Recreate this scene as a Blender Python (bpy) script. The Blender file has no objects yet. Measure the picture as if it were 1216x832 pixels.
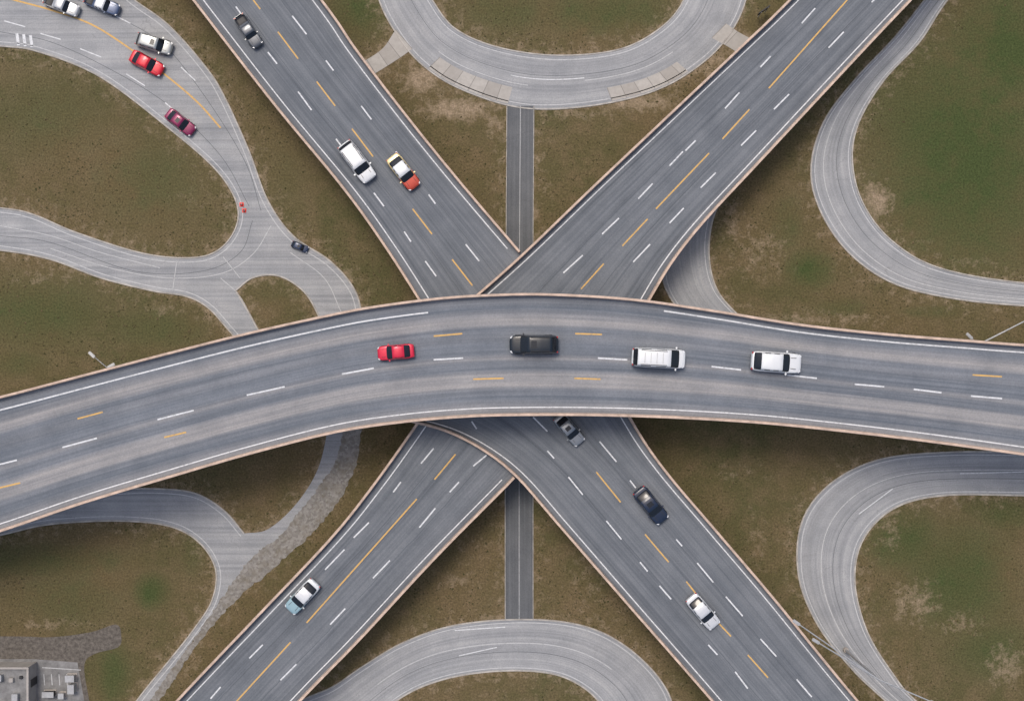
import bpy, bmesh, math, random
import numpy as np
from mathutils import Vector, geometry
random.seed(7); rng=np.random.default_rng(7)
scene=bpy.context.scene
H=150.0; S=0.1
def P(px,py,z=0.0):
    f=(H-z)/H*S
    return ((px-608)*f, -(py-416)*f, z)

# ------------------------------------------------------------ materials
class NT:
    def __init__(s,name):
        s.m=bpy.data.materials.new(name); s.m.use_nodes=True
        s.t=s.m.node_tree; s.b=s.t.nodes['Principled BSDF']
    def n(s,typ,**k):
        nd=s.t.nodes.new(typ)
        for a,b in k.items(): setattr(nd,a,b)
        return nd
    def l(s,a,b): s.t.links.new(a,b)
    def val(s,sock,v):
        if hasattr(v,'links') or hasattr(v,'is_output'): s.l(v,sock)
        else: sock.default_value=v
    def math(s,op,a,b=0.0,c=None,clamp=False):
        nd=s.n('ShaderNodeMath',operation=op,use_clamp=clamp)
        s.val(nd.inputs[0],a); s.val(nd.inputs[1],b)
        if c is not None: s.val(nd.inputs[2],c)
        return nd.outputs[0]
    def mix(s,f,a,b,mode='MIX'):
        nd=s.n('ShaderNodeMix',data_type='RGBA',blend_type=mode)
        s.val(nd.inputs[0],f)
        for i,v in ((6,a),(7,b)):
            if isinstance(v,tuple): v=(*v[:3],1)
            s.val(nd.inputs[i],v)
        return nd.outputs[2]
    def noise(s,vec,scale,detail=4,rough=0.55):
        nd=s.n('ShaderNodeTexNoise'); nd.inputs['Scale'].default_value=scale
        nd.inputs['Detail'].default_value=detail; nd.inputs['Roughness'].default_value=rough
        if vec is not None: s.l(vec,nd.inputs['Vector'])
        return nd.outputs['Fac']
    def rng(s,v,a,b,c=0.0,d=1.0):
        nd=s.n('ShaderNodeMapRange')
        s.val(nd.inputs[0],v)
        for i,x in enumerate((a,b,c,d)): nd.inputs[i+1].default_value=x
        return nd.outputs[0]
    def obj(s): 
        return s.n('ShaderNodeNewGeometry').outputs['Position']
    def uvw(s,sx,sy):
        u=s.n('ShaderNodeUVMap'); mp=s.n('ShaderNodeMapping')
        mp.inputs['Scale'].default_value=(sx,sy,1); s.l(u.outputs[0],mp.inputs[0])
        return mp.outputs[0]
    def uvsep(s):
        u=s.n('ShaderNodeUVMap'); sp=s.n('ShaderNodeSeparateXYZ'); s.l(u.outputs[0],sp.inputs[0])
        return sp.outputs[0],sp.outputs[1]
    def set(s,col=None,rough=0.9,spec=0.2,metal=0.0):
        if col is not None:
            if isinstance(col,tuple): col=(*col[:3],1)
            s.val(s.b.inputs['Base Color'],col)
        s.val(s.b.inputs['Roughness'],rough); s.b.inputs['Specular IOR Level'].default_value=spec
        s.b.inputs['Metallic'].default_value=metal
        return s.m

def mat_grass():
    m=NT('grass_ground'); p=m.obj()
    ag=m.n('ShaderNodeAttribute',attribute_name='green').outputs['Fac']
    ad=m.n('ShaderNodeAttribute',attribute_name='dirt').outputs['Fac']
    n1=m.noise(p,0.05,3,0.6); n2=m.noise(p,0.35,6,0.68); n3=m.noise(p,4.5,3,0.75)
    c=m.mix(m.rng(n1,0.36,0.64),(0.120,0.093,0.048),(0.086,0.082,0.038))
    c=m.mix(m.rng(n2,0.42,0.72,0,0.8),c,(0.160,0.118,0.070))
    g=m.math('ADD',ag,m.math('MULTIPLY',m.math('SUBTRACT',n2,0.5),1.7))
    g=m.math('MULTIPLY',m.rng(g,0.15,1.0,0,0.85),m.rng(ag,0.02,0.35))
    c=m.mix(g,c,(0.045,0.072,0.024))
    nd=m.noise(p,0.9,4,0.78)
    d=m.math('ADD',ad,m.math('MULTIPLY',m.math('SUBTRACT',nd,0.5),2.2))
    d=m.math('MULTIPLY',m.rng(d,0.3,1.0),m.rng(ad,0.02,0.3))
    c=m.mix(d,c,(0.28,0.22,0.155))
    c=m.mix(1.0,c,m.mix(m.rng(n3,0.3,0.7),(0.58,0.58,0.58),(1.40,1.38,1.34)),'MULTIPLY')
    return m.set(c,0.95,0.1)
def mat_tuft():
    m=NT('grass_tuft'); g=m.n('ShaderNodeNewGeometry')
    c=m.mix(g.outputs['Random Per Island'],(0.072,0.070,0.032),(0.145,0.114,0.064))
    return m.set(c,0.95,0.05)
def mat_asphalt(name,base,light,kind='deck'):
    m=NT(name); p=m.obj()
    s1=m.noise(m.uvw(0.012,0.9),1.0,2,0.5)
    s2=m.noise(m.uvw(0.04,3.0),1.0,3,0.6)
    fine=m.noise(p,7,2,0.7); med=m.noise(p,0.3,4,0.62)
    c=m.mix(m.rng(s1,0.36,0.64),base,light)
    c=m.mix(m.rng(s2,0.38,0.68,0,0.6),c,tuple(x*1.3 for x in light))
    if kind=='bridge':
        u,v=m.uvsep()
        r=m.n('ShaderNodeValToRGB'); e=r.color_ramp.elements
        f=m.math('ADD',m.math('MULTIPLY',v,1/14.0),m.math('MULTIPLY',m.math('SUBTRACT',m.noise(m.uvw(0.03,0.0),1.0,1),0.5),0.03))
        m.l(f,r.inputs[0])
        stops=[(0,.5),(.05,.3),(.12,.08),(.18,.55),(.215,.95),(.25,.8),(.285,.15),(.36,.30),(.42,.10),(.49,.15),(.53,.65),(.56,.2),(.62,.15),(.665,.9),(.71,.8),(.75,.95),(.78,.25),(.85,.08),(.91,.4),(.97,.55)]
        e[0].position=stops[0][0]; e[0].color=(stops[0][1],)*3+(1,)
        e[1].position=stops[-1][0]; e[1].color=(stops[-1][1],)*3+(1,)
        for a,b in stops[1:-1]:
            x=e.new(a); x.color=(b,b,b,1)
        c=m.mix(m.math('MULTIPLY',r.outputs[0],m.rng(s2,0.3,0.65,0.55,1.0)),c,(0.33,0.318,0.312))
    if kind=='ramp':
        vo=m.n('ShaderNodeTexVoronoi',feature='DISTANCE_TO_EDGE'); vo.inputs['Scale'].default_value=0.2
        wp=m.n('ShaderNodeVectorMath',operation='ADD'); cb=m.n('ShaderNodeCombineXYZ')
        m.val(cb.inputs[0],m.math('MULTIPLY',med,6.0)); m.val(cb.inputs[1],m.math('MULTIPLY',fine,0.6))
        m.l(p,wp.inputs[0]); m.l(cb.outputs[0],wp.inputs[1]); m.l(wp.outputs[0],vo.inputs['Vector'])
        cr_=m.math('MULTIPLY',m.rng(vo.outputs['Distance'],0.0,0.011,1,0),m.rng(med,0.47,0.62,0.0,0.35))
        c=m.mix(cr_,c,tuple(x*0.45 for x in base))
    c=m.mix(1.0,c,m.mix(m.rng(fine,0.3,0.7),(0.88,0.88,0.88),(1.12,1.12,1.12)),'MULTIPLY')
    c=m.mix(1.0,c,m.mix(m.rng(med,0.3,0.7),(0.87,0.88,0.89),(1.13,1.12,1.11)),'MULTIPLY')
    return m.set(c,0.85,0.25)
def mat_plain(name,col,rough=0.8,var=0.25,scale=1.2,spec=0.25,metal=0.0):
    m=NT(name); p=m.obj(); n=m.noise(p,scale,4,0.7)
    c=m.mix(1.0,col,m.mix(m.rng(n,0.3,0.7),(1-var,)*3,(1+var,)*3),'MULTIPLY')
    return m.set(c,rough,spec,metal)
def mat_marking(name,col,under,wear=0.5):
    m=NT(name); p=m.obj()
    n=m.noise(p,3,4,0.8)
    f=m.rng(n,0.47,0.72,0.08,wear)
    return m.set(m.mix(f,col,under),0.7,0.3)
def mat_slabs():
    m=NT('concrete_slabs'); u,v=m.uvsep()
    q=m.math('DIVIDE',u,1.7)
    wn=m.n('ShaderNodeTexWhiteNoise',noise_dimensions='1D'); m.l(m.math('FLOOR',q),wn.inputs['W'])
    j=m.math('LESS_THAN',m.math('FRACT',q),0.05)
    c=m.mix(wn.outputs['Value'],(0.36,0.34,0.315),(0.46,0.44,0.41))
    c=m.mix(m.rng(m.noise(m.obj(),1.5,4,0.7),0.35,0.7,0,0.5),c,(0.28,0.265,0.24))
    c=m.mix(m.math('MULTIPLY',j,0.7),c,(0.18,0.17,0.16))
    return m.set(c,0.9,0.2)
def mat_gravel():
    m=NT('gravel'); p=m.obj()
    vo=m.n('ShaderNodeTexVoronoi'); vo.inputs['Scale'].default_value=4; m.l(p,vo.inputs['Vector'])
    sp=m.n('ShaderNodeSeparateColor'); m.l(vo.outputs['Color'],sp.inputs[0])
    c=m.mix(sp.outputs[0],(0.175,0.167,0.155),(0.29,0.28,0.265))
    c=m.mix(m.rng(m.noise(p,0.6,4,0.75),0.45,0.65,0,0.6),c,(0.16,0.14,0.105))
    return m.set(c,0.95,0.1)
def mat_paint(name,col,metal=0.2,rough=0.3):
    m=NT(name); m.set(col,rough,0.4,metal); m.b.inputs['Coat Weight'].default_value=0.25 if max(col)<.06 else 0.45; m.b.inputs['Coat Roughness'].default_value=0.06
    return m.m

M={}
M['grass']=mat_grass(); M['tuft']=mat_tuft()
M['deck']=mat_asphalt('deck_asphalt',(0.098,0.110,0.127),(0.150,0.163,0.180),'deck')
M['bridge']=mat_asphalt('bridge_asphalt',(0.090,0.109,0.136),(0.133,0.153,0.182),'bridge')
M['ramp']=mat_asphalt('ramp_asphalt',(0.232,0.242,0.256),(0.300,0.307,0.315),'ramp')
M['lane']=mat_asphalt('service_road_asphalt',(0.088,0.094,0.102),(0.122,0.128,0.135),'ramp')
M['patch']=mat_plain('sealed_seam',(0.085,0.096,0.110),0.9,0.12,2)
M['conc']=mat_plain('parapet_concrete',(0.53,0.405,0.325),0.85,0.28,0.9)
M['conc2']=mat_plain('pier_concrete',(0.38,0.35,0.32),0.9,0.2,0.6)
M['kerb']=mat_plain('kerb_concrete',(0.40,0.38,0.35),0.9,0.35,0.8)
M['white']=mat_marking('white_paint',(0.70,0.72,0.74),(0.2,0.21,0.22),0.75)
M['whitef']=mat_marking('faded_white_paint',(0.52,0.53,0.54),(0.27,0.275,0.28),0.95)
M['yellow']=mat_marking('yellow_paint',(0.68,0.41,0.12),(0.22,0.20,0.16),0.7)
M['slab']=mat_slabs(); M['gravel']=mat_gravel()
M['dark']=mat_plain('dark_gravel',(0.12,0.108,0.095),0.95,0.5,2.5)
M['glass']=NT('car_glass').set((0.010,0.013,0.018),0.10,0.5)
M['tyre']=NT('tyre_rubber').set((0.02,0.02,0.02),0.8,0.3)
M['trim']=NT('black_trim').set((0.025,0.025,0.028),0.5,0.4)
M['steel']=mat_plain('galvanised_steel',(0.38,0.39,0.40),0.45,0.15,3,0.5,0.3)
M['hub']=NT('alloy').set((0.5,0.5,0.52),0.35,0.5,0.8)
M['lampw']=NT('headlamp').set((0.6,0.62,0.65),0.15,0.6)
M['lampr']=NT('taillamp').set((0.35,0.01,0.01),0.2,0.5)
M['orange']=NT('cone_plastic').set((0.75,0.06,0.04),0.5,0.4)
M['roof']=mat_plain('roof_membrane',(0.20,0.20,0.20),0.9,0.35,0.8)
M['wall']=mat_plain('building_wall',(0.36,0.34,0.32),0.9,0.15,0.8)
M['blue']=mat_plain('blue_tarpaulin',(0.05,0.10,0.28),0.7,0.2,2)

# ------------------------------------------------------------ curve helpers
def cr(pts,k=8):
    p=[np.array(a,float) for a in pts]
    if len(p)<3: return np.array(p)
    q=[2*p[0]-p[1]]+p+[2*p[-1]-p[-2]]; out=[]
    for i in range(1,len(q)-2):
        a,b,c,d=q[i-1],q[i],q[i+1],q[i+2]
        for j in range(k):
            t=j/k
            out.append(0.5*((2*b)+(-a+c)*t+(2*a-5*b+4*c-d)*t*t+(-a+3*b-3*c+d)*t**3))
    out.append(p[-1]); return np.array(out)
def resample(pts,n):
    pts=np.asarray(pts,float)
    d=np.r_[0,np.cumsum(np.hypot(*np.diff(pts,axis=0).T))]
    t=np.linspace(0,d[-1],n)
    return np.c_[np.interp(t,d,pts[:,0]),np.interp(t,d,pts[:,1])]
def add_mesh(name,verts,faces,mats,fm=None,uvs=None,smooth=False,parent=None):
    me=bpy.data.meshes.new(name); me.from_pydata([tuple(v) for v in verts],[],faces); 
    for m in mats: me.materials.append(m)
    if fm is not None:
        for p,i in zip(me.polygons,fm): p.material_index=i
    if uvs is not None:
        ul=me.uv_layers.new(name='UVMap')
        for lp in me.loops: ul.data[lp.index].uv=uvs[lp.vertex_index]
    if smooth:
        for p in me.polygons: p.use_smooth=True
    me.update(); o=bpy.data.objects.new(name,me); scene.collection.objects.link(o)
    if parent: o.parent=parent
    return o
def W(pts,z):
    pts=np.asarray(pts,float); f=(H-z)/H*S
    return np.c_[(pts[:,0]-608)*f, -(pts[:,1]-416)*f]

class Strip:
    def __init__(s,L,R,z,n=120):
        s.z=z; s.L=resample(W(cr(L),z),n); s.R=resample(W(cr(R),z),n); s.n=n
        mid=(s.L+s.R)/2; s.u=np.r_[0,np.cumsum(np.hypot(*np.diff(mid,axis=0).T))]
        s.w=np.hypot(*(s.R-s.L).T)
    def pt(s,i,f): return s.L[i]*(1-f)+s.R[i]*f
    def path(s,f=None,off=None):
        if off is None: return s.L*(1-f)+s.R*f
        w=s.w[:,None]; ff=(off/w) if off>=0 else (1+off/w)
        return s.L*(1-ff)+s.R*ff
    def poly(s): return np.vstack([s.L,s.R[::-1]])
def surface(name,st,mat,M_=4,vmax=None):
    v=[];uv=[];f=[]
    wm=st.w.mean() if vmax is None else vmax
    for i in range(st.n):
        for j in range(M_+1):
            p=st.pt(i,j/M_); v.append((p[0],p[1],st.z)); uv.append((st.u[i],wm*j/M_))
    for i in range(st.n-1):
        for j in range(M_):
            a=i*(M_+1)+j; f.append((a,a+1,a+M_+2,a+M_+1))
    o=add_mesh(name,v,f,[mat],uvs=uv)
    if sum(p.normal.z*p.area for p in o.data.polygons)<0: o.data.flip_normals()
    return o
def deck(name,st,mat,thick=1.3,vmax=None):
    o=surface(name,st,mat,4,vmax)
    n=st.n; v=[];f=[]
    sec=[(0.0,-0.004),(0.0,-0.45),(0.16,-thick),(0.84,-thick),(1.0,-0.45),(1.0,-0.004)]
    for i in range(n):
        for a,b in sec:
            p=st.pt(i,a); v.append((p[0],p[1],st.z+b))
    k=len(sec)
    for i in range(n-1):
        for j in range(k-1):
            a=i*k+j; f.append((a,a+1,a+k+1,a+k))
    f.append(tuple(range(k))); f.append(tuple(range((n-1)*k,n*k)))
    add_mesh('girder',v,f,[M['conc']],parent=o)
    return o
def sweep_box(name,path,w,z0,z1,mat,parent=None,chamf=0.0):
    p=np.asarray(path); t=np.gradient(p,axis=0); t/=np.hypot(*t.T)[:,None]+1e-9
    nrm=np.c_[-t[:,1],t[:,0]]
    prof=[(-w/2,z0),(-w/2+chamf,z1),(w/2-chamf,z1),(w/2,z0)]
    v=[];f=[]
    for i in range(len(p)):
        for a,b in prof:
            q=p[i]+nrm[i]*a; v.append((q[0],q[1],b))
    for i in range(len(p)-1):
        for j in range(3):
            a=i*4+j; f.append((a,a+1,a+5,a+4))
    f.append((0,1,2,3)); f.append(tuple(len(v)-4+k for k in (0,1,2,3)))
    return add_mesh(name,v,f,[mat],parent=parent)
class Marks:
    def __init__(s): s.v=[];s.f=[]
    def ribbon(s,path,w,z):
        p=np.asarray(path,float); t=np.gradient(p,axis=0); t/=np.hypot(*t.T)[:,None]+1e-9
        nrm=np.c_[-t[:,1],t[:,0]]; b=len(s.v)
        for i in range(len(p)):
            a=p[i]+nrm[i]*w/2; c=p[i]-nrm[i]*w/2
            s.v+= [(a[0],a[1],z),(c[0],c[1],z)]
        for i in range(len(p)-1):
            k=b+2*i; s.f.append((k,k+1,k+3,k+2))
    def seg(s,a,b,w,z): s.ribbon(np.vstack([W([a],z),W([b],z)]),w,z)
    def build(s,name,mat):
        o=add_mesh(name,s.v,s.f,[mat])
        for p in o.data.polygons:
            if p.normal.z<0: p.flip()
        return o
def sub(path,a,b):
    n=len(path); return path[int(a*(n-1)):int(b*(n-1))+1]
white=Marks(); yellow=Marks(); faded=Marks(); seams=Marks()

# ------------------------------------------------------------ elevated roads
ZB=12.5; ZNW,ZNE,ZSE,ZSW=6.0,6.25,6.3,5.95
BT=[(-400,566),(-200,520),(0,470),(100,444),(200,418),(300,393),(400,371),(450,362),(520,353),(580,349),(650,348),(750,354),(850,368),(950,384),(1050,395),(1150,403),(1216,408),(1400,420),(1600,432)]
BB=[(-400,766),(-200,697),(0,632),(100,598),(200,568),(300,539),(400,514),(480,502),(550,496),(610,494),(700,494),(800,497),(900,503),(1000,513),(1100,525),(1216,541),(1400,568),(1600,600)]
bridge=Strip(BT,BB,ZB,240)
deck('curved_overpass_bridge',bridge,M['bridge'],1.5,14.0)
NWL=[(-75,-400),(75,-200),(228,0),(325,125),(405,222),(452,287),(497,357),(540,430)]
NWR=[(75,-400),(228,-200),(383,0),(425,60),(482,135),(545,213),(622,303),(700,392)]
nw=Strip(NWL,NWR,ZNW,140)
NEL=[(1340,-400),(1135,-200),(937,0),(880,55),(790,140),(700,225),(622,300),(567,349),(500,405)]
NER=[(1480,-380),(1275,-200),(1083,0),(1000,88),(905,190),(838,262),(800,310),(772,356),(735,420)]
ne=Strip(NEL,NER,ZNE,140)
SWL=[(560,400),(525,455),(490,508),(440,578),(390,640),(300,735),(208,832),(20,1035),(-165,1235)]
SWR=[(720,455),(665,510),(612,567),(520,660),(430,757),(357,832),(165,1035),(-20,1235)]
sw=Strip(SWL,SWR,ZSW,140)
SEL=[(430,488),(482,499),(530,512),(573,534),(612,565),(660,620),(740,712),(845,832),(1015,1030),(1180,1230)]
SER=[(700,400),(752,500),(790,557),(850,628),(920,710),(1020,832),(1190,1030),(1360,1230)]
se=Strip(SEL,SER,ZSE,160)
for st in (nw,ne,sw,se): deck('viaduct_road',st,M['deck'])
def parapet(st,side,a=0.0,b=1.0,name='parapet_wall'):
    off=0.18 if side=='L' else -0.18
    p=sub(st.path(off=off),a,b)
    sweep_box(name,p,0.34,st.z+0.004,st.z+0.85,M['conc'],chamf=0.05)
parapet(bridge,'L'); parapet(bridge,'R')
def frac_at(path,z,px,py):
    q=np.array(P(px,py,z)[:2]); d=np.hypot(*(path-q).T); return d.argmin()/(len(path)-1)
parapet(nw,'L'); parapet(nw,'R',0,frac_at(nw.R,ZNW,620,301))
parapet(ne,'L'); parapet(ne,'R')
parapet(sw,'L'); parapet(sw,'R',frac_at(sw.R,ZSW,613,566),1)
parapet(se,'L'); parapet(se,'R')
e=0.012
for st,(a1,b1),(a2,b2) in ((nw,(0,1),(0,frac_at(nw.R,ZNW,614,296))),(ne,(0,1),(0,1)),(sw,(0,1),(frac_at(sw.R,ZSW,606,566),1)),(se,(0,1),(0,1))):
    white.ribbon(sub(st.path(off=1.2),a1,b1),0.13,st.z+e)
    white.ribbon(sub(st.path(off=-1.1),a2,b2),0.13,st.z+e)
fb=lambda x,y:frac_at(bridge.L,ZB,x,y)
pl=bridge.path(off=1.55); white.ribbon(sub(pl,0,fb(508,356)),0.17,ZB+e)
pl=bridge.path(off=0.95); white.ribbon(sub(pl,fb(787,358),1),0.17,ZB+e)
white.ribbon(bridge.path(off=-0.95),0.13,ZB+e)
for a,b in [((-40,561),(20,546)),((74,531),(115,520)),((187,498),(230,487)),((293,469),(338,459)),((406,444),(444,437)),((515,427),(550,425)),((710,425),(745,427)),((845,435),(880,439)),((935,445),(970,449)),((1015,456),(1050,459)),((1085,462),(1118,466)),((1153,470),(1190,473)),((1240,478),(1280,482)),((1330,490),(1370,494)),((-160,596),(-110,582))]:
    white.seg(a,b,0.17,ZB+e)
for a,b in [((-5,580),(24,573)),((92,497),(122,489)),((195,519),(221,513)),((515,399),(549,396)),((562,450),(598,449)),((682,449),(713,450)),((683,396),(715,397)),((1155,445),(1190,447)),((-120,610),(-85,600))]:
    yellow.seg(a,b,0.17,ZB+e)
NWw=[((265,0),(255,-13)),((318,62),(329,76)),((354,109),(370,131)),((399,165),(408,177)),((444,229),(456,245)),((480,275),(488,287)),((505,310),(518,328)),((280,8),(290,22)),
     ((347,19),(364,41)),((387,72),(396,84)),((429,126),(441,142)),((470,180),(478,190)),((509,231),(517,242)),((553,290),(569,310)),((315,-22),(327,-6))]
NWy=[((330,38),(354,70)),((376,97),(398,126)),((418,153),(443,186)),((490,248),(513,278)),((537,308),(561,339)),((285,-20),(309,11))]
NEw=[((968,10),(952,28)),((915,67),(903,80)),((878,110),(861,129)),((826,167),(814,179)),((811,180),(795,197)),((775,218),(758,236)),((735,259),(715,278)),((692,303),(669,324)),((1015,-35),(995,-15)),
     ((1002,38),(984,57)),((937,112),(919,130)),((898,155),(880,173)),((850,205),(832,223)),((812,247),(795,265)),((772,290),(752,311)),((1050,-12),(1035,3))]
NEy=[((1008,-2),(913,105)),((890,130),(858,165)),((842,182),(779,248)),((769,260),(739,292)),((717,313),(690,343)),((1080,-80),(1040,-36))]
SWw=[((312,765),(296,781)),((409,652),(386,676)),((438,620),(420,638)),((476,572),(467,584)),((515,532),(500,550)),((262,815),(250,829)),
     ((352,788),(333,807)),((410,722),(392,741)),((463,665),(443,686)),((517,603),(498,626)),((545,572),(534,584)),((578,540),(562,553))]
SWy=[((345,762),(281,832)),((495,592),(364,739)),((541,539),(516,569)),((250,865),(200,920))]
SEw=[((560,500),(566,509)),((633,495),(650,512)),((675,566),(692,587)),((720,618),(738,640)),((650,535),(658,544)),((760,667),(769,678)),((783,695),(797,711)),((841,765),(852,777)),((873,797),(888,817)),
     ((712,524),(732,548)),((748,570),(755,579)),((828,668),(847,691)),((803,640),(810,648)),((862,708),(882,731)),((903,758),(922,779)),((946,806),(964,827))]
SEy=[((708,560),(737,596)),((766,634),(794,667)),((815,690),(842,724)),((852,738),(868,755)),((888,777),(912,804)),((670,515),(680,527))]
for lst,z,mk in ((NWw,ZNW,white),(NWy,ZNW,yellow),(NEw,ZNE,white),(NEy,ZNE,yellow),(SWw,ZSW,white),(SWy,ZSW,yellow),(SEw,ZSE,white),(SEy,ZSE,yellow)):
    for a,b in lst: mk.seg(a,b,0.16,z+e)
for st in (nw,ne,sw,se):
    for ff in (.34,.68):
        p=st.path(f=ff)+rng.normal(0,.02,(st.n,2)); seams.ribbon(p,0.05,st.z+0.006)

# ------------------------------------------------------------ ground roads
G=[]; EDG=[]
def poly_surface(name,pts,z,mat,holes=()):
    loops=[[Vector((x,y,z)) for x,y in W(pts,z)]]+[[Vector((x,y,z)) for x,y in W(h,z)] for h in holes]
    tri=geometry.tessellate_polygon(loops); v=[q for l in loops for q in l]
    o=add_mesh(name,v,[tuple(t) for t in tri],[mat],uvs=[(q.x,q.y) for q in v])
    for p in o.data.polygons:
        if p.normal.z<0: p.flip()
    G.append((W(pts,0),[W(h,0) for h in holes])); return o
def kerb(pts_w,w=0.2,h=0.1):
    sweep_box('kerb',pts_w,w,0.0,h,M['kerb'],chamf=0.03); EDG.append(np.asarray(pts_w))
def ground_strip(name,L,R,z,mat,kL=True,kR=True,lines=True,n=110):
    st=Strip(L,R,z,n); surface(name,st,mat); G.append((st.poly(),[]))
    if kL: kerb(st.L)
    else: EDG.append(st.L)
    if kR: kerb(st.R)
    else: EDG.append(st.R)
    if lines:
        faded.ribbon(st.path(off=0.5),0.10,z+0.006); faded.ribbon(st.path(off=-0.5),0.10,z+0.006)
    return st
oR=cr([(60,-160),(110,-60),(150,-8),(200,30),(246,82),(268,118),(296,180),(318,238),(348,280),(392,310),(420,342),(430,375),(437,430)])
oL=cr([(318,440),(292,415),(270,390),(248,366),(222,352),(180,345),(120,330),(60,308),(0,297),(-120,285),(-300,280)])
blob=cr([(-300,225),(-120,236),(0,247),(40,255),(90,276),(170,301),(230,306),(262,295),(281,268),(280,238),(255,200),(200,152),(120,92),(50,63),(0,55),(-120,50),(-300,60)])
isl=cr([(280,345),(300,330),(328,327),(354,340),(372,362),(388,405),(370,425),(335,425),(312,400),(296,372),(280,345)])
poly_surface('ramp_junction_road',np.vstack([oR,oL,blob,[(-300,-160)]]),0.02,M['ramp'],[isl[:-1]])
for q in (oR,oL,blob,isl): kerb(W(q,0))
def off_line(q,d,mk=faded,w=0.10,z=0.03):
    p=W(q,0); t=np.gradient(p,axis=0); t/=np.hypot(*t.T)[:,None]; mk.ribbon(p+np.c_[-t[:,1],t[:,0]]*d,w,z)
off_line(oR,-0.6); off_line(oL,-0.5); off_line(blob,-0.5)
yellow.ribbon(W(cr([(-60,-30),(0,-5),(60,12),(110,30),(160,62),(200,92),(235,122),(262,152)]),0),0.2,0.03)
for a,b in [((5,25),(30,32)),((48,40),(72,47)),((95,58),(120,68)),((150,88),(172,102)),((196,122),(215,138)),((60,-2),(90,8)),((135,18),(155,28)),((180,45),(196,58)),((215,80),(232,96)),((0,-18),(30,-10))]:
    white.seg(a,b,0.13,0.03)
for a,b in [((20,40),(22,54)),((28,41),(30,55)),((36,42),(38,56))]: white.seg(a,b,0.35,0.03)
for pth in ([(60,295),(130,318),(200,330),(262,325),(300,302),(322,268)],[(262,330),(285,352),(305,390)],[(345,300),(385,330),(405,370)],[(210,310),(205,345)],[(265,305),(285,330)],[(0,268),(60,280),(120,300),(190,318)]):
    faded.ribbon(W(cr(pth),0),0.08,0.03)
for pth in ([(0,38),(60,50),(130,82),(200,125),(262,185),(296,245)],[(40,-20),(120,12),(190,50),(240,110),(290,190),(310,250)],[(300,262),(285,300),(240,322),(160,322),(60,288),(0,280)]):
    seams.ribbon(W(cr(pth),0),0.05,0.026)
gR=cr([(436,400),(432,470),(425,512),(413,560),(380,610),(325,662),(270,710),(222,770),(180,832),(120,930),(60,1050)])
gL=cr([(20,1050),(100,920),(162,832),(200,785),(230,747),(252,712),(256,675),(236,643),(200,624),(140,618),(60,622),(0,635),(-150,670),(-300,705)])
gT=cr([(-300,640),(-150,612),(0,590),(130,582),(180,580),(230,585),(265,605),(290,633)])
gI=cr([(290,633),(318,628),(350,600),(376,560),(388,515),(392,470),(390,400)])
poly_surface('loop_ramp_road',np.vstack([gR,gL,gT,gI[1:]]),0.028,M['ramp'])
for q in (gL,gT): kerb(W(q,0))
EDG.append(W(gR,0)); EDG.append(W(gI,0))
off_line(gL,-0.5); off_line(gT,-0.5)
grav=np.vstack([cr([(431,505),(419,562),(387,615),(332,668),(276,716),(227,775),(199,818),(182,840)],16),cr([(176,836),(200,798),(232,756),(262,712),(284,680),(306,655),(334,634),(358,604),(384,570),(401,540),(408,505)],16)])
gj=np.random.default_rng(3).normal(0,.8,grav.shape)
poly_surface('gravel_shoulder',grav+gj,0.034,M['gravel'])
nl=ground_strip('loop_ramp_road',[(500,-140),(462,-90),(446,-30),(452,5),(472,42),(500,76),(545,105),(618,128),(700,126),(780,107),(838,72),(872,32),(888,-10),(892,-60),(850,-140)],
  [(530,-110),(502,-60),(500,-25),(513,0),(540,34),(590,56),(660,66),(735,59),(785,33),(812,0),(818,-40),(800,-80),(780,-110)],0.036,M['ramp'],n=130)
faded.ribbon(sub(nl.path(f=0.42),0.3,0.45),0.09,0.044); faded.ribbon(sub(nl.path(f=0.5),0.55,0.7),0.09,0.044)
white.ribbon(sub(nl.path(f=0.55),0.42,0.55),0.1,0.044)
def sub_strip(name,st,a,b,f0,f1,z,mat):
    s2=Strip.__new__(Strip); s2.z=z; A=sub(st.path(f=f0),a,b); B=sub(st.path(f=f1),a,b)
    s2.L=A;s2.R=B;s2.n=len(A); mid=(A+B)/2; s2.u=np.r_[0,np.cumsum(np.hypot(*np.diff(mid,axis=0).T))]; s2.w=np.hypot(*(B-A).T)
    surface(name,s2,mat,2)
fa=lambda x,y:frac_at(nl.L,0.036,x,y)
sub_strip('concrete_apron',nl,fa(505,80),fa(602,124),0.03,0.34,0.042,M['slab'])
sub_strip('concrete_apron',nl,fa(728,123),fa(820,85),0.03,0.3,0.042,M['slab'])
ground_strip('access_path',[(490,58),(470,72),(425,100),(400,115)],[(470,35),(452,60),(415,82),(390,95)],0.046,M['slab'],False,False,False,20)
ground_strip('access_path',[(845,45),(865,56),(890,72),(915,88)],[(862,28),(880,40),(905,52),(930,62)],0.046,M['slab'],False,False,False,20)
cs=ground_strip('service_road',[(602,126),(601,300),(600,560),(600,736)],[(634,126),(633,300),(633,560),(633,736)],0.04,M['lane'],False,False,False,40)
kerb(cs.L,0.12); kerb(cs.R,0.12)
faded.ribbon(cs.path(f=0.5),0.06,0.048)
sl=ground_strip('loop_ramp_road',[(250,905),(300,862),(360,830),(395,815),(432,790),(480,762),(540,742),(620,735),(690,742),(742,766),(785,808),(800,850),(790,920),(740,1000)],
  [(330,1000),(370,940),(420,880),(470,832),(520,808),(580,797),(640,797),(680,808),(712,834),(720,870),(700,930),(680,980)],0.036,M['ramp'])
faded.ribbon(sub(sl.path(f=0.45),0.3,0.7),0.09,0.044); 
for a,b in [((540,748),(600,744)),((545,778),(590,768))]: white.seg(a,b,0.1,0.044)
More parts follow.
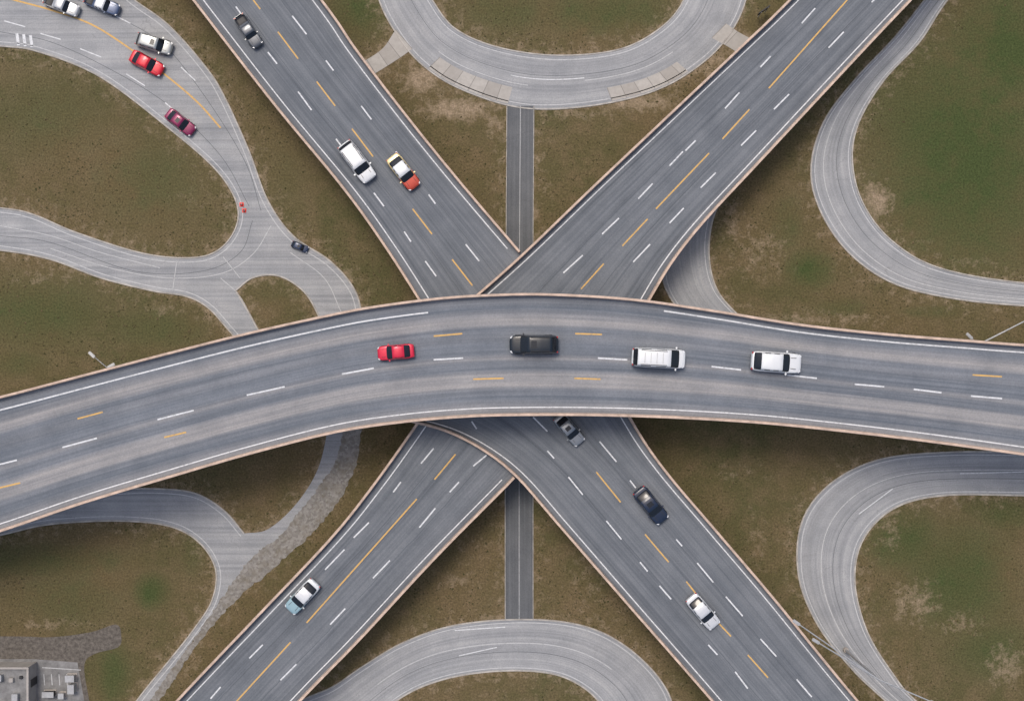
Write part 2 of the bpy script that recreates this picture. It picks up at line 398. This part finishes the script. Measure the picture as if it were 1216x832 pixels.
e1=ground_strip('loop_ramp_road',[(1230,-170),(1160,-80),(1098,0),(1062,45),(1015,95),(978,145),(963,200),(974,250),(1008,300),(1060,336),(1130,354),(1216,363),(1350,370),(1550,372)],
  [(1260,-170),(1190,-80),(1125,0),(1092,50),(1050,95),(1020,145),(1012,190),(1024,240),(1058,285),(1115,318),(1216,336),(1350,342),(1550,345)],0.02,M['ramp'])
faded.ribbon(e1.path(f=0.3),0.09,0.03)
e2=ground_strip('loop_ramp_road',[(1550,560),(1350,543),(1216,537),(1120,537),(1042,546),(985,575),(952,620),(948,682),(970,740),(1010,792),(1052,832),(1130,900),(1230,990)],
  [(1550,612),(1350,592),(1216,588),(1120,588),(1062,603),(1025,640),(1015,690),(1030,750),(1062,802),(1088,832),(1160,890),(1260,975)],0.02,M['ramp'])
faded.ribbon(e2.path(f=0.42),0.09,0.03)
for a,b in [((1216,560),(1140,562)),((1060,580),(1020,610))]: white.seg(a,b,0.1,0.03)
for st,z in ((nl,.041),(sl,.041),(e1,.026),(e2,.026)):
    seams.ribbon(st.path(f=.62),0.045,z)
ground_strip('loop_ramp_road',[(800,215),(785,260),(785,320),(800,360),(850,420)],[(862,225),(846,262),(842,305),(852,345),(880,378),(930,430)],0.02,M['ramp'],True,True,True,40)
yard=[(-250,757),(0,755),(60,756),(108,750),(138,741),(144,755),(140,768),(112,776),(100,790),(106,832),(110,950),(-250,950)]
yard=[tuple(q) for q in cr(yard[:10],5)]+yard[10:]
poly_surface('parking_lot',yard,0.02,M['dark'])
poly_surface('parking_lot_pavement',[(-250,782),(40,782),(92,786),(100,832),(102,940),(-250,940)],0.03,M['roof'])
for x in range(52,80,9): faded.seg((x,800),(x+1,813),0.1,0.04)
faded.seg((50,792),(96,795),0.1,0.04)
# ------------------------------------------------------------ ground sheet
def axis(lo,hi,step,far):
    a=np.arange(lo,hi+1e-6,step); out=[]; x=step; p=hi
    while p<far: x*=1.35; p+=x; out.append(p)
    out=np.array(out); left=lo-(out-hi); return np.r_[left[::-1],a,out]
gx=axis(-66,66,0.5,3000); gy=axis(-46,46,0.5,3000)
X,Y=np.meshgrid(gx,gy); XY=np.c_[X.ravel(),Y.ravel()]
nx,ny=len(gx),len(gy)
verts=np.c_[XY,np.zeros(len(XY))]
faces=[(j*nx+i,j*nx+i+1,(j+1)*nx+i+1,(j+1)*nx+i) for j in range(ny-1) for i in range(nx-1)]
g=add_mesh('grass_ground',verts,faces,[M['grass']])
GR=[(1150,180,115,150,1.0),(1200,60,90,80,1.0),(962,320,30,25,.95),(935,265,30,40,.5),(1140,690,70,70,.8),(1070,640,50,40,.8),(1195,610,40,20,.7),(180,702,22,22,.95),(135,800,24,40,.8),(40,370,90,50,.65),(190,390,70,30,.55),
 (180,215,90,70,.45),(60,140,90,70,.4),(720,15,90,30,.7),(600,10,60,30,.55),(430,15,40,35,.75),(880,10,15,15,.6),(60,665,120,25,.55),(230,650,20,40,.5),(80,710,90,40,.45),(330,345,40,20,.45),(1110,370,60,10,.5),(1000,365,40,15,.5),(1180,770,60,40,.65),(20,430,50,20,.5),(1085,260,30,30,.7),(410,330,20,30,.4),(340,200,30,90,.3)]
DR=[(500,95,28,22,.9),(545,130,50,14,1.0),(590,150,15,20,.6),(840,75,40,22,.8),(760,122,60,10,.9),(680,135,40,9,.6),(900,300,45,45,.45),(870,260,16,60,.5),(1040,240,22,25,.9),(960,380,120,14,.5),(1085,715,35,30,.6),(1140,740,35,20,.45),(1195,790,30,30,.6),(560,650,40,40,.3),(540,690,40,15,.45),
 (700,690,40,60,.35),(740,730,20,40,.3),(460,560,15,30,.4),(225,790,22,30,.45),(50,330,60,12,.4),(200,370,40,10,.4),(230,235,40,20,.3),(60,740,90,10,.4),(1060,630,18,30,.5),(600,825,80,12,.3),(880,560,60,20,.3),(900,640,20,60,.35),(660,600,15,40,.4),(590,600,12,40,.4),(650,220,12,60,.3)]
def blobs(XY,lst):
    px=XY[:,0]/S+608; py=416-XY[:,1]/S; a=np.zeros(len(px))
    for cx,cy,rx,ry,s in lst: a=np.maximum(a,s*np.exp(-(((px-cx)/rx)**2+((py-cy)/ry)**2)))
    return a
green=blobs(XY,GR); dirt=blobs(XY,DR)
dist=np.full(len(XY),99.0)
near=(np.abs(XY[:,0])<70)&(np.abs(XY[:,1])<50)
Q=XY[near]; dd=np.full(len(Q),99.0)
for E in EDG:
    for q in E[::2]:
        dd=np.minimum(dd,np.hypot(Q[:,0]-q[0],Q[:,1]-q[1]))
dist[near]=dd
dirt=np.maximum(dirt,0.62*np.exp(-(dist/0.9)**2)); dirt=np.maximum(dirt,0.34*np.exp(-(dist/3.0)**2))
for nm,arr in (('green',green),('dirt',dirt)):
    at=g.data.attributes.new(nm,'FLOAT','POINT'); at.data.foreach_set('value',arr.astype(np.float32))
def inside(pts,poly):
    x,y=pts[:,0],pts[:,1]; c=np.zeros(len(pts),bool); x1,y1=poly[-1]
    for x2,y2 in poly:
        if y1!=y2:
            k=((y2>y)!=(y1>y))&(x<(x1-x2)*(y-y2)/(y1-y2)+x2); c^=k
        x1,y1=x2,y2
    return c
T=np.c_[rng.uniform(-66,66,36000),rng.uniform(-46,46,36000)]
bad=blobs(T,GR)>rng.uniform(.15,.7,len(T))
for poly,holes in G:
    b=inside(T,poly)
    for h in holes: b&=~inside(T,h)
    bad|=b
cl=np.sin(T[:,0]*.31+np.sin(T[:,1]*.23)*2)+np.sin(T[:,1]*.37+T[:,0]*.11)+rng.normal(0,.8,len(T))
T=T[~bad&(cl>0)]
tv=[];tf=[]
for x,y in T:
    s=rng.uniform(.05,.16); b=len(tv); a0=rng.uniform(0,6.28); k=5
    tv.append((x,y,s*0.8))
    for i in range(k):
        a=a0+i*6.283/k; r=s*rng.uniform(.5,1.3); tv.append((x+math.cos(a)*r,y+math.sin(a)*r,0.001))
    for i in range(k): tf.append((b,b+1+i,b+1+(i+1)%k))
add_mesh('grass_tufts',tv,tf,[M['tuft']])
white.build('white_lane_markings',M['white']); yellow.build('yellow_lane_markings',M['yellow']); faded.build('faded_edge_markings',M['whitef'])
seams.build('asphalt_seams',M['patch'])

# ------------------------------------------------------------ primitives
def empty(name,loc,rot=0,sc=1):
    o=bpy.data.objects.new(name,None); o.location=loc; o.rotation_euler=(0,0,rot); o.scale=(sc,)*3
    o.empty_display_size=0.5; scene.collection.objects.link(o); return o
def cyl(name,p0,p1,r0,r1,mat,parent=None,seg=14):
    p0=Vector(p0);p1=Vector(p1);d=(p1-p0).normalized(); a=d.orthogonal().normalized(); b=d.cross(a)
    v=[];f=[]
    for p,r in((p0,r0),(p1,r1)):
        for i in range(seg):
            t=i*2*math.pi/seg; v.append(p+a*math.cos(t)*r+b*math.sin(t)*r)
    for i in range(seg): j=(i+1)%seg; f.append((i,j,seg+j,seg+i))
    f.append(tuple(range(seg))[::-1]); f.append(tuple(range(seg,2*seg)))
    return add_mesh(name,v,f,[mat],parent=parent)
def box(name,c,s,mat,parent=None,bev=0.0,rz=0):
    me=bpy.data.meshes.new(name); bm=bmesh.new(); bmesh.ops.create_cube(bm,size=1)
    for v in bm.verts: v.co=Vector((v.co.x*s[0],v.co.y*s[1],v.co.z*s[2]))
    if bev: bmesh.ops.bevel(bm,geom=bm.edges[:],offset=bev,segments=2,affect='EDGES')
    bm.to_mesh(me); bm.free(); me.materials.append(mat)
    o=bpy.data.objects.new(name,me); o.location=c; o.rotation_euler=(0,0,rz); scene.collection.objects.link(o)
    if parent:o.parent=parent
    return o
def pier(st,i,half,cols=2):
    c=st.pt(i,0.5); d=(st.R[i]-st.L[i]); d/=np.hypot(*d); ang=math.atan2(d[1],d[0])
    o=empty('bridge_pier',(c[0],c[1],0),ang); top=st.z-(1.5 if st is bridge else 1.3)
    box('cap_beam',(0,0,top-0.45),(half*2,1.2,0.88),M['conc2'],o,0.05)
    for k in range(cols):
        x=(k-(cols-1)/2)*half*1.1
        cyl('column_%d'%(k+1),(x,0,0),(x,0,top-0.89),0.5,0.5,M['conc2'],o)
for st,idx in ((nw,(20,50,76,98)),(ne,(22,50,80,102)),(sw,(34,60,85,110)),(se,(62,84,108,134))):
    for i in idx: pier(st,i,st.w[i]*0.33)
for i in (20,50,80,104,152,180,210): pier(bridge,i,bridge.w[i]*0.33)

# ------------------------------------------------------------ vehicles
paints={}
def pmat(col,metal=0.2):
    k=(tuple(col),metal)
    if k not in paints: paints[k]=mat_paint('car_paint',col,metal)
    return paints[k]
def loft(name,secs,mats,fmfun,parent,sub=1):
    n=len(secs[0]); v=[p for s in secs for p in s]; f=[];fm=[]
    for i in range(len(secs)-1):
        for j in range(n-1):
            a=i*n+j; f.append((a,a+n,a+n+1,a+1)); fm.append(fmfun(i,j))
    f.append(tuple(range(n))); fm.append(fmfun(0,-1)); f.append(tuple(range(len(v)-n,len(v)))[::-1]); fm.append(fmfun(len(secs)-2,-2))
    o=add_mesh(name,v,f,mats,fm,smooth=True,parent=parent)
    bm=bmesh.new(); bm.from_mesh(o.data); bmesh.ops.recalc_face_normals(bm,faces=bm.faces[:]); bm.to_mesh(o.data); bm.free()
    md=o.modifiers.new('sub','SUBSURF'); md.levels=sub; md.render_levels=sub
    return o
SPEC={
 'car':dict(L=4.7,W=1.92,H=1.45,hood=.88,tail=.98,cab=(1.15,.25,-.95,-1.85)),
 'suv':dict(L=4.9,W=1.95,H=1.75,hood=1.05,tail=1.1,cab=(1.35,.50,-1.75,-2.28)),
 'van':dict(L=5.4,W=2.04,H=1.95,hood=1.1,tail=1.15,cab=(2.0,.95,-2.1,-2.58)),
 'pickup_truck':dict(L=5.5,W=1.98,H=1.8,hood=1.1,tail=1.1,cab=(1.25,.55,-.65,-.95)),
 'hatchback':dict(L=4.5,W=1.86,H=1.5,hood=.9,tail=1.0,cab=(1.15,.3,-1.30,-2.05))}
def vehicle(kind,col,px_,py_,ang,lenpx,z,roofcol=None,metal=0.2,hoodcol=None):
    sp=SPEC[kind]; L,Wd,Ht=sp['L'],sp['W'],sp['H']; hw=Wd/2
    s=lenpx*S*(H-z-0.8)/H/L
    x,y,_=P(px_,py_,z+0.8*s)
    e_=empty('car' if kind=='hatchback' else kind,(x,y,z+0.01),math.radians(-ang),s)
    pm=pmat(col,metal); rm=pmat(roofcol,metal) if roofcol else pm; hm=pmat(hoodcol,metal) if hoodcol else pm
    hood,tail=sp['hood'],sp['tail']
    xs=[.5,.488,.455,.38,.22,.05,-.1,-.25,-.38,-.46,-.49,-.5]
    wf=[.50,.72,.88,.97,1.0,.985,.985,1.0,.98,.90,.78,.60]
    zt=[hood-.34,hood-.20,hood-.11,hood-.04,hood+.03,hood+.05,tail,tail,tail,tail-.03,tail-.1,tail-.27]
    secs=[]
    for k,(a,b,c) in enumerate(zip(xs,wf,zt)):
        w=hw*b; bed=(kind=='pickup_truck' and -.47<a<-.2)
        half=[(w*.90,.25),(w*.99,.42),(w,.62 if c>.7 else c-.05),(w*.96,c-.09),(w*.88,c-.01),(w*.80,c-.5 if bed else c+.01),(w*.35,c-.5 if bed else c+.04)]
        secs.append([(a*L,-p,q) for p,q in half]+[(a*L,p,q) for p,q in half[::-1]])
    def bf(i,j):
        if kind=='pickup_truck' and 7<=i<=8 and 5<=j<=7: return 1
        if j in(0,12): return 1
        return 2 if i<=4 else 0
    loft('body',secs,[pm,M['trim'],hm],bf,e_,2)
    c0,c1,c2,c3=sp['cab']; zb=hood; wb=hw*.93; wr=hw*.76 if kind in('car','hatchback') else hw*.80
    def cs_(x,w0,w1,zt_):
        h=[(w0,zb-.05),(w0*.4+w1*.6 if zt_>zb+.2 else w0*.97,zb-.05+(zt_-zb)*.62),(w1,zt_-.05),(w1*.86,zt_),(w1*.4,zt_+.03)]
        return [(x,-p,q) for p,q in h]+[(x,p,q) for p,q in h[::-1]]
    mid=(c1+c2)/2
    st_=[cs_(c0+.04,wb*.88,wb*.84,zb+.01),cs_(c0-.05,wb*.95,wb*.88,zb+.07),cs_(c1+.07,wb,wr,Ht-.07),cs_(c1-.06,wb,wr,Ht-.01),
      cs_(mid+.06,wb,wr*1.03,Ht+.02),cs_(mid-.05,wb,wr*1.03,Ht+.02),
      cs_(c2+.08,wb,wr*.98,Ht-.02),cs_(c2-.04,wb,wr*.95,Ht-.08),cs_(c3+.08,wb*.93,wb*.82,tail+.12 if kind!='van' else tail+.2),cs_(c3,wb*.86,wb*.78,tail+.02)]
    def cf(i,j):
        if i in(0,8): return 1
        if i in(1,7): return 1 if 1<=j<=7 else 2
        if i in(2,6,4): return 0
        return 1 if j in(1,7) else (2 if j in(0,8) else 0)
    loft('cabin',st_,[rm,M['glass'],pm],cf,e_,2)
    for k,(wx,wy) in enumerate(((.31*L,1),(.31*L,-1),(-.30*L,1),(-.30*L,-1))):
        r=.34 if kind in('car','hatchback') else .39
        cyl('wheel_%d'%(k+1),(wx,wy*(hw-.22),r),(wx,wy*(hw+.005),r),r,r,M['tyre'],e_,18)
        cyl('hub_%d'%(k+1),(wx,wy*(hw-.1),r),(wx,wy*(hw+.012),r),r*.6,r*.6,M['hub'],e_,12)
    for k,sy in enumerate((1,-1)):
        box('headlight_%d'%(k+1),(.452*L,sy*hw*.70,hood-.20),(.30,.28,.14),M['lampw'],e_,.04,-sy*.7)
        box('taillight_%d'%(k+1),(-.472*L,sy*hw*.70,tail-.15),(.16,.30,.15),M['lampr'],e_,.03,sy*.4)
        box('mirror_%d'%(k+1),(c0-.30,sy*(hw+.06),hood+.08),(.16,.24,.14),pm,e_,.04)
        box('hood_crease_%d'%(k+1),((c0+.40*L)/2,sy*hw*.52,hood+.045),(.40*L-c0-.15,.035,.03),M['trim'],e_,0,sy*.06)
        if kind in('suv','van'):
            box('roof_rail_%d'%(k+1),(mid,sy*wr*.86,Ht+.05),((c1-c2)*.86,.05,.05),M['trim'],e_,.015)
    box('front_bumper',(.488*L,0,.42),(.12,hw*1.0,.16),M['trim'],e_,.03)
    box('rear_bumper',(-.492*L,0,.42),(.10,hw*1.1,.16),M['trim'],e_,.03)
    if kind=='van':
        for k in range(4): box('roof_rib_%d'%(k+1),(mid-.9+k*.6,0,Ht+.055),(.04,wr*1.3,.03),M['steel'],e_)
    if kind in('car','hatchback','suv') and col[0]<.5:
        box('sunroof',(c1-.5,0,Ht+.045),(.55,wr*.95,.02),M['glass'],e_,.008)
    if kind=='pickup_truck':
        box('tailgate',(-.485*L,0,tail-.2),(.08,hw*1.4,.4),pm,e_,.03)
    return e_
WH=(.70,.72,.73); SIL=(.42,.44,.46); BLK=(.008,.014,.022)
vehicle('pickup_truck',SIL,73,6,22,44,.036,metal=.4)
vehicle('pickup_truck',(.06,.09,.17),121,5,22,44,.036,roofcol=WH)
vehicle('suv',(.36,.38,.38),183,52,17,44,.036,metal=.4)
vehicle('car',(.55,.012,.03),174,75,28,42,.036)
vehicle('car',(.20,.012,.07),214,145,38,39,.036)
vehicle('hatchback',(.02,.035,.08),356,293,22,21,.036)
vehicle('pickup_truck',(.10,.11,.125),295,37,56,44,ZNW,metal=.4)
vehicle('suv',WH,424,192,53,54,ZNW,metal=.1)
vehicle('car',(.70,.56,.28),479,204,52,47,ZNW,roofcol=WH,hoodcol=(.50,.07,.04))
vehicle('car',(.60,.015,.05),470,418,-5+180,44,ZB)
vehicle('suv',BLK,634,409,180,58,ZB,metal=0)
vehicle('van',WH,782,425,3,64,ZB,metal=.1)
vehicle('hatchback',WH,922,430,4,60,ZB,metal=.1)
vehicle('car',(.26,.28,.30),676,510,50,43,ZSE,metal=.4)
vehicle('car',(.014,.024,.05),773,600,51,49,ZSE,metal=0)
vehicle('car',(.62,.64,.66),835,726,50,47,ZSE)
vehicle('car',(.64,.68,.70),359,708,133,47,ZSW,roofcol=WH,hoodcol=(.30,.45,.50))
b=empty('utility_building',P(18,812,0))
box('walls',(0,0,1.2),(5.2,5.4,2.4),M['wall'],b)
box('roof',(0,0,2.43),(4.8,5.0,0.06),M['roof'],b)
for k,(c,s_) in enumerate((((0,2.6,2.6),(5.3,.25,.4)),((0,-2.6,2.6),(5.3,.25,.4)),((2.53,0,2.6),(.25,4.94,.4)),((-2.53,0,2.6),(.25,4.94,.4)))): box('roof_parapet_%d'%(k+1),c,s_,M['wall'],b,.02)
for k,(c,s_,mm) in enumerate((((-.9,1.5,2.8),(1.0,.7,.7),'steel'),((1.1,-.9,2.75),(.7,1.1,.6),'steel'),((-1.2,.2,2.7),(.5,1.1,.5),'blue'),((.6,1.2,2.65),(.5,.5,.4),'wall'),((-.6,-1.5,2.65),(1.4,.3,.35),'steel'),((1.7,1.5,2.6),(.35,.35,.3),'trim'))):
    box('roof_unit_%d'%(k+1),c,s_,M[mm],b,.03)
box('door',(2.62,.6,1.0),(.06,.9,2.0),M['trim'],b)
for (x,y),(sx,sy,sz),mm in (((86,803),(1.0,.7,.9),'wall'),((88,815),(.7,1.0,1.1),'steel'),((60,822),(1.3,.6,.8),'trim'),((75,824),(.6,.6,.7),'wall')):
    o=empty('utility_cabinet',P(x,y,.03)); box('plinth',(0,0,.05),(sx+.2,sy+.2,.1),M['conc2'],o,.02); box('housing',(0,0,.1+sz/2),(sx,sy,sz-.01),M[mm],o,.04); box('lid',(0,0,.12+sz),(sx+.08,sy+.08,.05),M['steel'],o,.01)
# ------------------------------------------------------------ street furniture
def lamp(base,top_h,ends,r=.12):
    bx,by,_=P(*base,0); o=empty('street_lamp',(bx,by,0))
    cyl('foundation',(0,0,0),(0,0,.35),.35,.3,M['conc2'],o)
    cyl('pole',(0,0,.35),(0,0,top_h),r,r*.6,M['steel'],o)
    for k,(ex,ey,hd) in enumerate(ends):
        wx,wy,_=P(ex,ey,top_h); v=Vector((wx-bx,wy-by,top_h+.3))
        cyl('arm_%d'%(k+1),(0,0,top_h-.05),v,r*.6,r*.4,M['steel'],o)
        if hd:
            a=math.atan2(v.y,v.x); box('lamp_head_%d'%(k+1),v,(.9,.34,.16),M['steel'],o,.05,a)
lamp((1004,771),13.5,[(1108,833,True),(968,760,True),(945,738,True)],.16)
lamp((1128,410),9,[(1150,399,True),(1222,378,True)],.18)
lamp((150,436),7,[(110,421,True),(133,434,True)],.09)
o=empty('traffic_sign',P(904,18,0),math.radians(35))
cyl('post_1',(-.5,0,0),(-.5,0,2.2),.05,.05,M['steel'],o); cyl('post_2',(.5,0,0),(.5,0,2.2),.05,.05,M['steel'],o)
box('sign_panel',(0,.08,1.8),(1.6,.12,1.1),M['trim'],o,.01)
for x,y in ((287,243),(290,250)):
    o=empty('traffic_cone',P(x,y,0.03))
    box('base',(0,0,.03),(.5,.5,.05),M['orange'],o,.01); cyl('cone',(0,0,.05),(0,0,.75),.2,.04,M['orange'],o); cyl('stripe',(0,0,.35),(0,0,.5),.135,.105,M['white'],o)

# ------------------------------------------------------------ light, camera
w=bpy.data.worlds.new('World'); scene.world=w; w.use_nodes=True
nt=w.node_tree; bg=nt.nodes['Background']; sky=nt.nodes.new('ShaderNodeTexSky'); sky.sky_type='NISHITA'; sky.sun_disc=False
EL,AZ=66,-25
sky.sun_elevation=math.radians(EL); sky.sun_rotation=math.radians(AZ); sky.dust_density=5.0
nt.links.new(sky.outputs[0],bg.inputs[0]); bg.inputs[1].default_value=0.148
sd=bpy.data.lights.new('sun','SUN'); sd.energy=1.5; sd.angle=math.radians(18); sd.color=(1,.92,.82)
so=bpy.data.objects.new('sun',sd); scene.collection.objects.link(so)
az=math.radians(AZ); d=Vector((math.sin(az)*math.cos(math.radians(EL)),math.cos(az)*math.cos(math.radians(EL)),math.sin(math.radians(EL))))
so.rotation_euler=d.to_track_quat('Z','Y').to_euler()
cam=bpy.data.cameras.new('camera'); cam.sensor_width=36; cam.lens=36*H/121.6; cam.clip_end=6000; cam.clip_start=1
co=bpy.data.objects.new('camera',cam); co.location=(0,0,H); scene.collection.objects.link(co); scene.camera=co
scene.view_settings.view_transform='Standard'; scene.view_settings.look='None'; scene.view_settings.exposure=0
